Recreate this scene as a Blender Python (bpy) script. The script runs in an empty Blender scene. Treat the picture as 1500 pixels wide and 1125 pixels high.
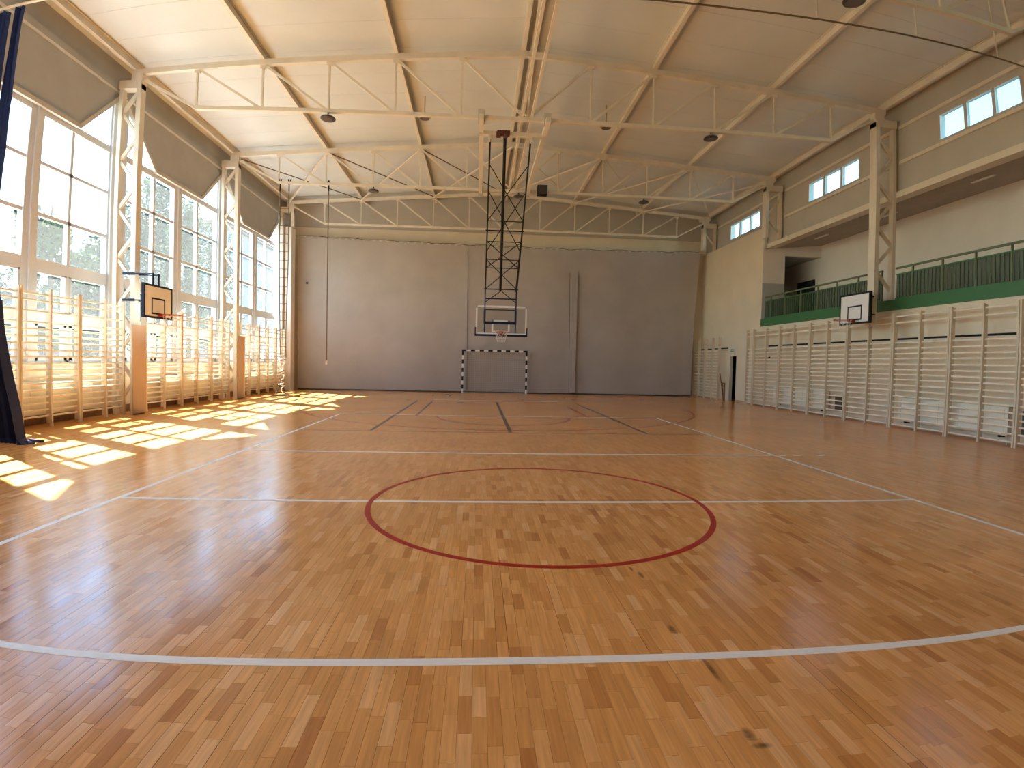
import bpy, bmesh, math, random
from mathutils import Vector, Matrix
random.seed(7)
sc = bpy.context.scene
C = sc.collection

# ---------------------------------------------------------------- camera
cd = bpy.data.cameras.new('camera'); cam = bpy.data.objects.new('camera', cd); C.objects.link(cam); sc.camera = cam
cd.sensor_width = 36; cd.sensor_fit = 'HORIZONTAL'; cd.clip_start = .02; cd.clip_end = 400
cd.type = 'PANO'                      # the phone's wide lens bends straight lines a little
KP = [0.054700358917422205, 0.0001656343142947481, -7.471996807875048e-05, 2.025616063998977e-06]
for t in (cd, getattr(cd, 'cycles', None)):
    if t is None: continue
    try:
        t.panorama_type = 'FISHEYE_LENS_POLYNOMIAL'; t.fisheye_fov = math.radians(150); t.fisheye_polynomial_k0 = 0
        for i, k in enumerate(KP): setattr(t, 'fisheye_polynomial_k%d' % (i+1), -k)
    except Exception: pass
R_ = Vector((0.99763632, -0.06531874, 0.02133622)); U_ = Vector((-0.01857693, 0.04256327, 0.99892105)); F_ = Vector((0.06615641, 0.99695628, -0.04124925))
m = Matrix((R_, U_, -F_)).transposed().to_4x4(); m.translation = Vector((0, 0, 1.511)); cam.matrix_world = m

# ---------------------------------------------------------------- world, sun, exposure
SUN_DIR = Vector((-.655, .40, 1.0)).normalized()      # towards the sun, read from the patches on the floor
w = bpy.data.worlds.new('world'); sc.world = w; w.use_nodes = True
nt = w.node_tree; bg = nt.nodes['Background']
sky = nt.nodes.new('ShaderNodeTexSky'); sky.sky_type = 'NISHITA'; sky.sun_disc = False
sky.sun_elevation = math.asin(SUN_DIR.z); sky.sun_rotation = math.atan2(SUN_DIR.x, SUN_DIR.y)
sky.air_density = 1.0; sky.dust_density = 0.0; sky.ozone_density = 1.0
nt.links.new(sky.outputs[0], bg.inputs[0]); bg.inputs[1].default_value = 0.15
sd = bpy.data.lights.new('sun', 'SUN'); sd.energy = 9.0; sd.angle = math.radians(.6); sd.color = (1, .92, .84)
so = bpy.data.objects.new('sun', sd); C.objects.link(so); so.location = SUN_DIR*60
so.rotation_euler = SUN_DIR.to_track_quat('Z', 'Y').to_euler()
# sky portals in the openings of the tall glazing and the high windows: they add no light, they only steer the sampling
for py in (-.44, 5.22, 10.88, 16.56, 22.24):
    pd = bpy.data.lights.new('sky_portal', 'AREA'); pd.shape = 'RECTANGLE'; pd.size = 6.6; pd.size_y = 5.1
    po = bpy.data.objects.new('sky_portal', pd); C.objects.link(po); po.location = (-9.70, py, 4.7); po.rotation_euler = (0, -math.pi/2, 0)
    try: pd.cycles.is_portal = True
    except Exception: bpy.data.objects.remove(po)
vs = sc.view_settings
sc.display_settings.display_device = 'sRGB'; vs.view_transform = 'Standard'; vs.look = 'None'; vs.gamma = 1; vs.use_curve_mapping = False
vs.exposure = 2.9
try:
    sc.cycles.use_adaptive_sampling = False
    sc.cycles.max_bounces = 12; sc.cycles.diffuse_bounces = 10; sc.cycles.transparent_max_bounces = 24
    sc.cycles.sample_clamp_indirect = 2; sc.cycles.use_guiding = True; sc.cycles.use_surface_guiding = True; sc.cycles.guiding_training_samples = 32; sc.cycles.use_denoising = True
except Exception: pass

# ---------------------------------------------------------------- helpers
class MB:
    def __init__(s): s.v = []; s.f = []
    def add(s, vs_, fs):
        o = len(s.v); s.v += [tuple(p) for p in vs_]; s.f += [tuple(i+o for i in f) for f in fs]; return s
    def box(s, x0, x1, y0, y1, z0, z1):
        return s.add([(x0,y0,z0),(x1,y0,z0),(x1,y1,z0),(x0,y1,z0),(x0,y0,z1),(x1,y0,z1),(x1,y1,z1),(x0,y1,z1)],
                     [(0,3,2,1),(4,5,6,7),(0,1,5,4),(1,2,6,5),(2,3,7,6),(3,0,4,7)])
    def beam(s, p, q, a, b, up=(0,0,1)):
        p = Vector(p); q = Vector(q); d = (q-p).normalized(); up = Vector(up)
        if abs(d.dot(up)) > .98: up = Vector((0,1,0)) if abs(d.y) < .9 else Vector((1,0,0))
        r = d.cross(up).normalized(); u = r.cross(d).normalized(); r *= a/2; u *= b/2
        return s.add([p-r-u, p+r-u, p+r+u, p-r+u, q-r-u, q+r-u, q+r+u, q-r+u],
                     [(0,1,2,3),(4,7,6,5),(0,4,5,1),(1,5,6,2),(2,6,7,3),(3,7,4,0)])
    def tube(s, pts, r, n=8, closed=False):
        pts = [Vector(p) for p in pts]; L = len(pts); rs = r if isinstance(r, (list, tuple)) else [r]*L
        vs_ = []; last = None
        for i, p in enumerate(pts):
            if closed: d = pts[(i+1) % L]-pts[i-1]
            else: d = pts[min(i+1, L-1)]-pts[max(i-1, 0)]
            d.normalize()
            if last is None:
                a = Vector((0,0,1)) if abs(d.z) < .9 else Vector((0,1,0)); x = d.cross(a).normalized()
            else: x = (last-d*last.dot(d)).normalized()
            last = x; y = d.cross(x)
            for k in range(n):
                t = 2*math.pi*k/n; vs_.append(p+x*math.cos(t)*rs[i]+y*math.sin(t)*rs[i])
        fs = []
        for i in range(L if closed else L-1):
            j = (i+1) % L
            for k in range(n):
                fs.append((i*n+k, i*n+(k+1) % n, j*n+(k+1) % n, j*n+k))
        if not closed: fs += [tuple(range(n))[::-1], tuple((L-1)*n+k for k in range(n))]
        return s.add(vs_, fs)
    def prism(s, poly, axis, a, b):
        n = len(poly)
        def P(u, v, t): return (t, u, v) if axis == 'x' else ((u, t, v) if axis == 'y' else (u, v, t))
        return s.add([P(u, v, a) for u, v in poly]+[P(u, v, b) for u, v in poly],
                     [tuple(range(n))[::-1], tuple(range(n, 2*n))]+[(i, (i+1) % n, n+(i+1) % n, n+i) for i in range(n)])
    def lathe(s, c, prof, n=20):
        cx, cy, cz = c; vs_ = []
        for r, z in prof:
            for k in range(n):
                t = 2*math.pi*k/n; vs_.append((cx+r*math.cos(t), cy+r*math.sin(t), cz+z))
        fs = [(i*n+k, i*n+(k+1) % n, (i+1)*n+(k+1) % n, (i+1)*n+k) for i in range(len(prof)-1) for k in range(n)]
        fs += [tuple(range(n))[::-1], tuple((len(prof)-1)*n+k for k in range(n))]
        return s.add(vs_, fs)
    def mesh(s, name, mat):
        me = bpy.data.meshes.new(name); me.from_pydata(s.v, [], s.f)
        bm = bmesh.new(); bm.from_mesh(me); bmesh.ops.recalc_face_normals(bm, faces=bm.faces); bm.to_mesh(me); bm.free()
        if mat: me.materials.append(mat)
        return me
    def build(s, name, mat, parent=None, smooth=False, loc=None):
        me = s.mesh(name, mat)
        if smooth:
            for p in me.polygons: p.use_smooth = True
            try: me.set_sharp_from_angle(angle=math.radians(40))
            except Exception: pass
        return inst(name, me, parent, loc)
def inst(name, me, parent=None, loc=None, scale=None):
    o = bpy.data.objects.new(name, me); C.objects.link(o)
    if parent:
        o.parent = parent
        P = parent; off = Vector((0,0,0))
        while P: off += P.location; P = P.parent
        if loc is None: o.location = -off
        else: o.location = Vector(loc)-off
    elif loc is not None: o.location = loc
    if scale: o.scale = scale
    return o
def thing(name, label, cat, loc=(0,0,0), group=None):
    o = bpy.data.objects.new(name, None); C.objects.link(o); o.location = loc; o.empty_display_size = .1
    o['label'] = label; o['category'] = cat
    if group: o['group'] = group
    return o
def tag(o, label, cat, group=None):
    o['label'] = label; o['category'] = cat
    if group: o['group'] = group
    return o
def struct(name, loc=None, mb=None, mat=None):
    if mb is None:
        o = bpy.data.objects.new(name, None); C.objects.link(o)
    else: o = mb.build(name, mat)
    o['kind'] = 'structure'; return o
ORD = ['first', 'second', 'third', 'fourth', 'fifth', 'sixth', 'seventh', 'eighth', 'ninth', 'tenth']

# ---------------------------------------------------------------- materials
def mat(name, col, rough=.6, var=.06, scale=3.0, bump=0.0, metal=0, spec=.5, coat=0, alpha=1.0, trans=0):
    m = bpy.data.materials.new(name); m.use_nodes = True; n = m.node_tree.nodes; l = m.node_tree.links
    b = n['Principled BSDF']; b.inputs['Roughness'].default_value = rough; b.inputs['Metallic'].default_value = metal
    b.inputs['Specular IOR Level'].default_value = spec; b.inputs['Coat Weight'].default_value = coat
    g = n.new('ShaderNodeNewGeometry'); ns = n.new('ShaderNodeTexNoise'); ns.inputs['Scale'].default_value = scale; ns.inputs['Detail'].default_value = 5
    l.new(g.outputs['Position'], ns.inputs['Vector'])
    mr = n.new('ShaderNodeMapRange'); mr.inputs[1].default_value = .3; mr.inputs[2].default_value = .7
    mr.inputs[3].default_value = 1-var; mr.inputs[4].default_value = 1+var; l.new(ns.outputs[0], mr.inputs[0])
    mx = n.new('ShaderNodeVectorMath'); mx.operation = 'SCALE'; mx.inputs[0].default_value = col; l.new(mr.outputs[0], mx.inputs['Scale'])
    l.new(mx.outputs[0], b.inputs['Base Color'])
    if bump:
        n2 = n.new('ShaderNodeTexNoise'); n2.inputs['Scale'].default_value = scale*14; l.new(g.outputs['Position'], n2.inputs['Vector'])
        bp = n.new('ShaderNodeBump'); bp.inputs['Strength'].default_value = bump; bp.inputs['Distance'].default_value = .01
        l.new(n2.outputs[0], bp.inputs['Height']); l.new(bp.outputs[0], b.inputs['Normal'])
    out = n['Material Output']
    if alpha < 1:
        t = n.new('ShaderNodeBsdfTransparent'); ms = n.new('ShaderNodeMixShader'); ms.inputs[0].default_value = alpha
        l.new(t.outputs[0], ms.inputs[1]); l.new(b.outputs[0], ms.inputs[2]); l.new(ms.outputs[0], out.inputs[0])
    if trans:
        t = n.new('ShaderNodeBsdfTranslucent'); l.new(mx.outputs[0], t.inputs[0]); ms = n.new('ShaderNodeMixShader'); ms.inputs[0].default_value = trans
        l.new(b.outputs[0], ms.inputs[1]); l.new(t.outputs[0], ms.inputs[2]); l.new(ms.outputs[0], out.inputs[0])
    return m
M = {}
M['steel'] = mat('cream_painted_steel', (.71,.64,.53), .45)
M['deck'] = mat('ceiling_sheet', (.645,.655,.635), .5, .05, .7)
M['cream'] = mat('cream_plaster', (.74,.64,.49), .85, .04, 1.2, .15)
M['pale'] = mat('pale_plaster', (.80,.74,.68), .85, .04, 1.2, .15)
M['greypanel'] = mat('grey_wall_panel', (.42,.42,.42), .8, .05, 1.5, .2)
M['greytrim'] = mat('grey_trim', (.52,.48,.42), .6)
M['greenwall'] = mat('grey_green_panel', (.48,.445,.39), .8, .05, 1.5)
M['frame'] = mat('white_window_frame', (.66,.68,.72), .4, .02)
M['bars'] = mat('cream_lacquered_wood', (.68,.58,.43), .4, .05, 9)
M['rung'] = mat('cream_rung_wood', (.88,.78,.62), .35, .05, 9)
M['pad'] = mat('tan_pad', (.46,.33,.24), .7, .05, 3)
M['rad'] = mat('cream_radiator', (.80,.77,.66), .4, .02)
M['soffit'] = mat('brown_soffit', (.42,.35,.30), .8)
M['endwall'] = mat('brown_end_wall', (.22,.17,.13), .9)
M['net'] = mat('grey_net', (.435,.39,.36), .9, .05, 1.0, .35, alpha=.93)
M['netdark'] = mat('net_hem', (.07,.06,.06), .9)
M['blue'] = mat('navy_vinyl', (.012,.018,.075), .5, .2, 4, trans=.12)
M['bluemesh'] = mat('blue_mesh', (.012,.035,.17), .8, .2, 12, alpha=.95, trans=0)
M['navy'] = mat('navy_steel', (.006,.010,.04), .5, spec=.3)
M['black'] = mat('black_steel', (.010,.008,.007), .6, spec=.3)
M['white'] = mat('white_board', (.78,.76,.74), .35, .02)
M['motor'] = mat('dark_red_motor', (.10,.022,.012), .6)
M['orange'] = mat('orange_rim', (.38,.03,.012), .4)
M['redbrown'] = mat('red_brown_motor', (.22,.05,.02), .6)
M['cord'] = mat('white_cord', (.75,.72,.66), .9)
M['rope'] = mat('brown_rope', (.16,.11,.07), .9, .2, 40)
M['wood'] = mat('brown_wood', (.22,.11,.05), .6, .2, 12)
M['green'] = mat('green_railing', (.045,.16,.06), .45, .05)
M['greennet'] = mat('green_mesh', (.06,.085,.045), .8, .04, 9, alpha=.60)
M['baluster'] = mat('green_baluster', (.05,.115,.055), .5, .05)
M['grille'] = mat('grille_grey', (.10,.085,.07), .6)
M['olive'] = mat('olive_rail', (.12,.15,.08), .4)
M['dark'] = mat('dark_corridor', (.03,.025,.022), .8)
M['door'] = mat('dark_door', (.02,.025,.03), .5)
M['lampcream'] = mat('tan_lamp', (.38,.28,.18), .5)
M['lampdark'] = mat('dark_lamp', (.045,.032,.03), .4)
M['lens'] = mat('lamp_lens', (.12,.09,.09), .15, 0)
M['exit'] = mat('exit_green', (.05,.22,.12), .5)
M['grass'] = mat('grass', (.035,.06,.018), .95, .3, 1.5)
M['asphalt'] = mat('paving', (.40,.38,.35), .9, .1, 1)
M['bark'] = mat('bark', (.10,.075,.055), .9, .3, 8)
M['birch'] = mat('birch_bark', (.55,.52,.48), .9, .3, 8)
M['leafA'] = mat('leaf_a', (.035,.065,.02), .6, .35, 6, trans=.25)
M['leafB'] = mat('leaf_b', (.02,.04,.018), .6, .35, 6, trans=.25)
M['leafC'] = mat('leaf_c', (.03,.055,.028), .6, .35, 6, trans=.25)
M['facade'] = mat('pale_render', (.16,.17,.19), .9)
M['roof'] = mat('dark_roof', (.18,.12,.10), .9)
M['farpane'] = mat('far_pane', (.05,.07,.09), .15, .1)
M['lineW'] = mat('white_line_paint', (.90,.88,.84), .35, .03, 20, spec=.3)
M['lineR'] = mat('red_line_paint', (.42,.012,.008), .35, .05, 20, spec=.25)
M['lineK'] = mat('black_line_paint', (.03,.028,.022), .35, .1, 20, coat=.3)
M['lineK2'] = mat('faint_dark_line', (.13,.07,.04), .35, .1, 20, coat=.3)
M['lineR2'] = mat('faint_red_line', (.40,.045,.02), .35, .1, 20, coat=.3)

def glass(name, veil, tint=(.93,.97,.96)):
    m = bpy.data.materials.new(name); m.use_nodes = True; n = m.node_tree.nodes; l = m.node_tree.links; n.clear()
    t = n.new('ShaderNodeBsdfTransparent'); t.inputs[0].default_value = (*tint, 1)
    g = n.new('ShaderNodeBsdfGlossy'); g.inputs['Roughness'].default_value = .02
    ms = n.new('ShaderNodeMixShader'); ms.inputs[0].default_value = .04; l.new(t.outputs[0], ms.inputs[1]); l.new(g.outputs[0], ms.inputs[2])
    tr = n.new('ShaderNodeBsdfTranslucent'); tr.inputs[0].default_value = (.95,.93,.88,1)      # milky veil mixed into the pane to imitate window glare
    m2 = n.new('ShaderNodeMixShader'); m2.inputs[0].default_value = veil
    l.new(ms.outputs[0], m2.inputs[1]); l.new(tr.outputs[0], m2.inputs[2])
    o = n.new('ShaderNodeOutputMaterial'); l.new(m2.outputs[0], o.inputs[0]); return m
M['glass'] = glass('glare_veil_glass', .022, (.88,.975,1.0))
M['glassR'] = glass('clear_glass', .0, (.75,.95,1.0))

def acrylic():
    m = bpy.data.materials.new('acrylic'); m.use_nodes = True; n = m.node_tree.nodes; l = m.node_tree.links; n.clear()
    t = n.new('ShaderNodeBsdfTransparent'); t.inputs[0].default_value = (.96,.96,.96,1)
    g = n.new('ShaderNodeBsdfGlossy'); g.inputs['Roughness'].default_value = .05
    ms = n.new('ShaderNodeMixShader'); ms.inputs[0].default_value = .05; l.new(t.outputs[0], ms.inputs[1]); l.new(g.outputs[0], ms.inputs[2])
    o = n.new('ShaderNodeOutputMaterial'); l.new(ms.outputs[0], o.inputs[0]); return m
M['acrylic'] = acrylic()

# parquet: one world-space layout shared by the slab's material and the modelled planks
PW = .062
def colL(c):  return .21+.13*((c*.7548) % 1)
def colO(c):  return ((c*.5698) % 1)*.4
def parquet():
    m = bpy.data.materials.new('beech_parquet'); m.use_nodes = True; n = m.node_tree.nodes; l = m.node_tree.links
    b = n['Principled BSDF']
    g = n.new('ShaderNodeNewGeometry'); sp = n.new('ShaderNodeSeparateXYZ'); l.new(g.outputs['Position'], sp.inputs[0])
    def math_(op, a, b_=None, c_=None):
        k = n.new('ShaderNodeMath'); k.operation = op
        for i, v in enumerate((a, b_, c_)):
            if v is None: continue
            if isinstance(v, (int, float)): k.inputs[i].default_value = v
            else: l.new(v, k.inputs[i])
        return k.outputs[0]
    X, Y = sp.outputs[0], sp.outputs[1]
    u = math_('DIVIDE', X, PW); col = math_('FLOOR', u); fu = math_('SUBTRACT', u, col)
    fr = lambda k: math_('FRACT', math_('MULTIPLY', col, k))
    L = math_('ADD', math_('MULTIPLY', fr(.7548), .13), .21); off = math_('MULTIPLY', fr(.5698), .4)
    v = math_('DIVIDE', math_('ADD', Y, off), L); row = math_('FLOOR', v); fv = math_('SUBTRACT', v, row)
    cb = n.new('ShaderNodeCombineXYZ'); l.new(col, cb.inputs[0]); l.new(row, cb.inputs[1])
    wn = n.new('ShaderNodeTexWhiteNoise'); wn.noise_dimensions = '2D'; l.new(cb.outputs[0], wn.inputs['Vector'])
    cr = n.new('ShaderNodeValToRGB'); e = cr.color_ramp.elements
    e[0].position = 0; e[0].color = (.54,.205,.054,1); e[1].position = 1; e[1].color = (.86,.46,.19,1)
    for p_, c_ in ((.06,(.63,.27,.070,1)), (.3,(.72,.33,.092,1)), (.6,(.77,.36,.105,1)), (.88,(.81,.40,.13,1))):
        k = e.new(p_); k.color = c_
    # planks far down the hall are finer than a pixel: their spread of tone narrows to the mean
    keep = math_('SUBTRACT', 1, math_('MULTIPLY', math_('MINIMUM', 1, math_('MAXIMUM', 0, math_('DIVIDE', math_('SUBTRACT', Y, 6), 7))), .82))
    tone = math_('ADD', .5, math_('MULTIPLY', math_('SUBTRACT', wn.outputs['Value'], .5), keep))
    l.new(tone, cr.inputs[0])
    # grain
    mp = n.new('ShaderNodeMapping'); mp.inputs['Scale'].default_value = (60, 3.5, 1)
    ad = n.new('ShaderNodeVectorMath'); ad.operation = 'ADD'; sc2 = n.new('ShaderNodeVectorMath'); sc2.operation = 'SCALE'; sc2.inputs['Scale'].default_value = 7
    l.new(wn.outputs['Color'], sc2.inputs[0]); l.new(g.outputs['Position'], ad.inputs[0]); l.new(sc2.outputs[0], ad.inputs[1]); l.new(ad.outputs[0], mp.inputs[0])
    ns = n.new('ShaderNodeTexNoise'); ns.inputs['Scale'].default_value = 1; ns.inputs['Detail'].default_value = 6; l.new(mp.outputs[0], ns.inputs['Vector'])
    gr = n.new('ShaderNodeMapRange'); gr.inputs[1].default_value = .3; gr.inputs[2].default_value = .7; gr.inputs[3].default_value = .86; gr.inputs[4].default_value = 1.12; l.new(ns.outputs[0], gr.inputs[0])
    # broad patches of wear and darker stains with edges of their own
    n3 = n.new('ShaderNodeTexNoise'); n3.inputs['Scale'].default_value = .45; n3.inputs['Detail'].default_value = 3; l.new(g.outputs['Position'], n3.inputs['Vector'])
    g3 = n.new('ShaderNodeMapRange'); g3.inputs[1].default_value = .3; g3.inputs[2].default_value = .7; g3.inputs[3].default_value = .9; g3.inputs[4].default_value = 1.1; l.new(n3.outputs[0], g3.inputs[0])
    mp4 = n.new('ShaderNodeMapping'); mp4.inputs['Scale'].default_value = (3.0, 1.2, 1); l.new(g.outputs['Position'], mp4.inputs[0])
    n4 = n.new('ShaderNodeTexNoise'); n4.inputs['Scale'].default_value = 1.6; n4.inputs['Detail'].default_value = 2; l.new(mp4.outputs[0], n4.inputs['Vector'])
    g4 = n.new('ShaderNodeMapRange'); g4.inputs[1].default_value = .82; g4.inputs[2].default_value = .95; g4.inputs[3].default_value = 1; g4.inputs[4].default_value = .35; l.new(n4.outputs[0], g4.inputs[0])
    n5a = n.new('ShaderNodeTexNoise'); n5a.inputs['Scale'].default_value = 40; l.new(g.outputs['Position'], n5a.inputs['Vector'])
    # joints
    d1 = math_('MULTIPLY', math_('MINIMUM', fu, math_('SUBTRACT', 1, fu)), PW)
    d2 = math_('MULTIPLY', math_('MINIMUM', fv, math_('SUBTRACT', 1, fv)), L)
    wc = n.new('ShaderNodeTexWhiteNoise'); wc.noise_dimensions = '1D'; l.new(col, wc.inputs['W'])
    cbg = n.new('ShaderNodeCombineXYZ'); l.new(col, cbg.inputs[0]); l.new(math_('FLOOR', math_('DIVIDE', Y, 1.3)), cbg.inputs[1]); cbg.inputs[2].default_value = 0
    wg = n.new('ShaderNodeTexWhiteNoise'); wg.noise_dimensions = '2D'; l.new(cbg.outputs[0], wg.inputs['Vector'])
    big = math_('GREATER_THAN', wg.outputs['Value'], .86)
    th1 = math_('ADD', .0004, math_('MULTIPLY', big, .0011))
    j1 = math_('LESS_THAN', d1, th1); j2 = math_('MULTIPLY', math_('LESS_THAN', d2, .0006), .5)
    lod = math_('MINIMUM', 1, math_('MAXIMUM', 0, math_('DIVIDE', math_('SUBTRACT', 9, Y), 4)))
    j = math_('MULTIPLY', math_('MAXIMUM', j1, j2), lod); jd = math_('SUBTRACT', 1, math_('MULTIPLY', j, math_('ADD', .35, math_('MULTIPLY', big, .45))))
    stain = None
    for sx, sy, ax, ay in ((1.14,2.80,.026,.06), (1.20,3.57,.022,.07), (1.16,3.68,.014,.05), (1.19,2.40,.018,.12), (1.14,1.93,.03,.05), (1.16,1.86,.05,.02)):
        dx = math_('DIVIDE', math_('SUBTRACT', X, sx), ax); dy = math_('DIVIDE', math_('SUBTRACT', Y, sy), ay)
        r2 = math_('ADD', math_('MULTIPLY', dx, dx), math_('MULTIPLY', dy, dy))
        k = math_('MULTIPLY', math_('SUBTRACT', 1, math_('MINIMUM', r2, 1)), math_('ADD', .4, n5a.outputs[0]))
        stain = k if stain is None else math_('MAXIMUM', stain, k)
    stain = math_('SUBTRACT', 1, math_('MULTIPLY', stain, .75)); jd = math_('MULTIPLY', jd, stain)
    grn = math_('ADD', 1, math_('MULTIPLY', math_('SUBTRACT', gr.outputs[0], 1), keep))
    tot = math_('MULTIPLY', math_('MULTIPLY', grn, g3.outputs[0]), math_('MULTIPLY', jd, g4.outputs[0]))
    mx = n.new('ShaderNodeVectorMath'); mx.operation = 'SCALE'; l.new(cr.outputs[0], mx.inputs[0]); l.new(tot, mx.inputs['Scale']); l.new(mx.outputs[0], b.inputs['Base Color'])
    rr = math_('ADD', .11, math_('MULTIPLY', tone, .07)); n5 = n.new('ShaderNodeTexNoise'); n5.inputs['Scale'].default_value = 2.2; n5.inputs['Detail'].default_value = 5
    l.new(g.outputs['Position'], n5.inputs['Vector']); rr2 = math_('ADD', rr, math_('MULTIPLY', n5.outputs[0], .10)); l.new(rr2, b.inputs['Roughness'])
    b.inputs['Specular IOR Level'].default_value = .5
    # slight cupping of each plank
    bp = n.new('ShaderNodeBump'); bp.inputs['Strength'].default_value = .5; bp.inputs['Distance'].default_value = .002
    cup = math_('MULTIPLY', math_('MULTIPLY', fu, math_('SUBTRACT', 1, fu)), .6)
    l.new(math_('MULTIPLY', math_('ADD', cup, math_('MULTIPLY', n5.outputs[0], .5)), math_('ADD', .1, math_('MULTIPLY', lod, .9))), bp.inputs['Height']); l.new(bp.outputs[0], b.inputs['Normal'])
    return m
M['floor'] = parquet()

# ---------------------------------------------------------------- dimensions (metres)
XL, XR = -9.5, 11.45            # left glazing plane, right wall face
YB, YF = 25.9, -5.6             # back wall, wall behind the camera
T = [7.81, 13.43, 19.05, 24.67] # truss lines
XM = 1.12; NS = 1.68            # ridge, truss node spacing
ZB, ZE, ZR = 7.80, 8.74, 9.50   # bottom chord, eave and ridge of top chord
SL = (ZR-ZE)/(6*NS)
ztop = lambda x: ZR-SL*abs(x-XM)
BC = [-.44+5.66*k for k in range(5)]   # window bay centres
BC = [-.44, 5.22, 10.88, 16.56, 22.24]

# ---------------------------------------------------------------- floor
fl = struct('floor')
AX0, AX1, AY0, AY1 = -74*PW, 84*PW, 1.4, 4.6
mb = MB()
for x0, x1, y0, y1 in ((-9.7, AX0, YF, 26.1), (AX1, 14.2, YF, 26.1), (AX0, AX1, YF, AY0), (AX0, AX1, AY1, 26.1)):
    mb.box(x0, x1, y0, y1, -.06, 0)
mb.box(AX0, AX1, AY0, AY1, -.06, -.014)
slab = mb.build('parquet_slab', M['floor'], fl)
planks = []
for c in range(-74, 84):
    L = colL(c); o = colO(c); r = math.floor((AY0+o)/L)
    while r*L-o < AY1:
        y0 = max(AY0, r*L-o); y1 = min(AY1, (r+1)*L-o); r += 1
        if y1-y0 < .004: continue
        planks.append((c*PW+.0004, (c+1)*PW-.0004, y0+.0004, y1-.0004))
def dist(p):
    x = (p[0]+p[1])/2; y = (p[2]+p[3])/2
    inview = -(y*1.0+.1) < x < (y*1.15+.1) and y > 1.72+.02*abs(x)
    return (0 if inview else 100)+math.hypot(x, y)
planks.sort(key=dist)
PZ = .014
pm = MB().box(-.5, .5, -.5, .5, 0, 1); 
# unit plank with a small chamfer round its top face
pm = MB().add([(-.5,-.5,0),(.5,-.5,0),(.5,.5,0),(-.5,.5,0),(-.5,-.5,.96),(.5,-.5,.96),(.5,.5,.96),(-.5,.5,.96),
               (-.492,-.499,1),(.492,-.499,1),(.492,.499,1),(-.492,.499,1)],
              [(0,3,2,1),(8,9,10,11),(0,1,5,4),(1,2,6,5),(2,3,7,6),(3,0,4,7),(4,5,9,8),(5,6,10,9),(6,7,11,10),(7,4,8,11)]).mesh('plank', M['floor'])
for p in planks[:300]:
    inst('plank', pm, fl, ((p[0]+p[1])/2, (p[2]+p[3])/2, -PZ), (p[1]-p[0], p[3]-p[2], PZ))
mb = MB()
for p in planks[300:]: mb.box(*p, -PZ, 0)
pf = mb.build('planks', M['floor'], fl); pf['kind'] = 'stuff'
# painted court markings
def line(p, q, m_, wd=.06, z=.0012, label=None):
    p = Vector((*p, z/2)); q = Vector((*q, z/2))
    o = MB().beam(p, q, wd, z).build('court_line', m_, fl)
    if label: o['label'] = label
    return o
def arc(cx, cy, r, a0, a1, m_, wd=.05, z=.0016, n=72, label=None):
    mb = MB(); vs_ = []; fs = []
    for i in range(n+1):
        a = a0+(a1-a0)*i/n
        for rr in (r-wd/2, r+wd/2):
            for zz in (0, z): vs_.append((cx+rr*math.cos(a), cy+rr*math.sin(a), zz))
    for i in range(n):
        k = 4*i; fs += [(k+1,k+3,k+7,k+5),(k,k+4,k+6,k+2),(k,k+1,k+5,k+4),(k+2,k+6,k+7,k+3)]
    fs += [(0,2,3,1), (4*n,4*n+1,4*n+3,4*n+2)]
    o = mb.add(vs_, fs).build('court_line', m_, fl)
    if label: o['label'] = label
    return o
cX, cY = .69, 5.52
line((cX-4.475, -3.48), (cX-4.475, 14.5), M['lineW'], label='long white line along the window side')
line((cX+4.475, -3.48), (cX+4.475, 14.5), M['lineW'], label='long white line along the balcony side')
for dy, lb in ((-3, 'nearest white line across the floor'), (0, 'white line through the red circle'), (3, 'white line just beyond the red circle'), (8.95, 'farther thin white line')):
    line((cX-4.5, cY+dy), (cX+4.5, cY+dy), M['lineW'], .062, .0014, lb)
for x in (5.25, 5.52, 5.96):
    line((x, cY+2.97), (x+.12, cY+2.97), M['lineW'], .05, label='short white dash')
line((-1.72, 20.3), (3.2, 20.3), M['lineW'], .05, label='far white end line')
arc(.677, 5.52, 1.795, 0, 2*math.pi, M['lineR'], .055, .0018, 120, 'red circle')
line((-2.27, 11.15), (-2.27, 19.7), M['lineK'], .075, label='black line left of the middle')
line((.73, 11.15), (.73, 19.5), M['lineK'], .085, label='thicker black line in the middle')
line((3.76, 11.1), (3.76, 19.6), M['lineK'], .075, label='black line right of the middle')
line((-3.8, 11.08), (5.1, 11.08), M['lineK2'], .035, label='faint dark line across')
line((-1.68, 14.25), (-1.68, 19.5), M['lineK'], .06, label='short black line')
line((3.16, 14.2), (3.16, 17.8), M['lineR'], .06, label='short red line')
arc(.73, 14.2, 1.8, math.pi, 2*math.pi, M['lineR2'], .065, label='faint red half circle')
arc(.73, 17.9, 6.45, math.pi*1.1, math.pi*2.0, M['lineR2'], .065, label='large faint red arc')

# ---------------------------------------------------------------- ceiling
ce = struct('ceiling')
ZD = .30      # deck above the top chord's axis
zdk = lambda x: ztop(x)+ZD
yseam = [YF+.0+k*1.125 for k in range(29)]
for side in (-1, 1):
    xe = -9.75 if side < 0 else 12.1
    for a, b in zip(yseam[:-1], yseam[1:]):
        b = min(b, YB+.1)-.008
        MB().prism([(XM, zdk(XM)), (xe, zdk(xe)), (xe, zdk(xe)+.12), (XM, zdk(XM)+.12)], 'y', a, b).build('roof_panel', M['deck'], ce)
mb = MB()
for side in (-1, 1):
    xe = -9.75 if side < 0 else 12.1
    mb.prism([(XM, zdk(XM)+.12), (xe, zdk(xe)+.12), (xe, zdk(xe)+.2), (XM, zdk(XM)+.2)], 'y', YF-.1, YB+.3)
mb.build('roof_skin', M['deck'], ce)

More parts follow.
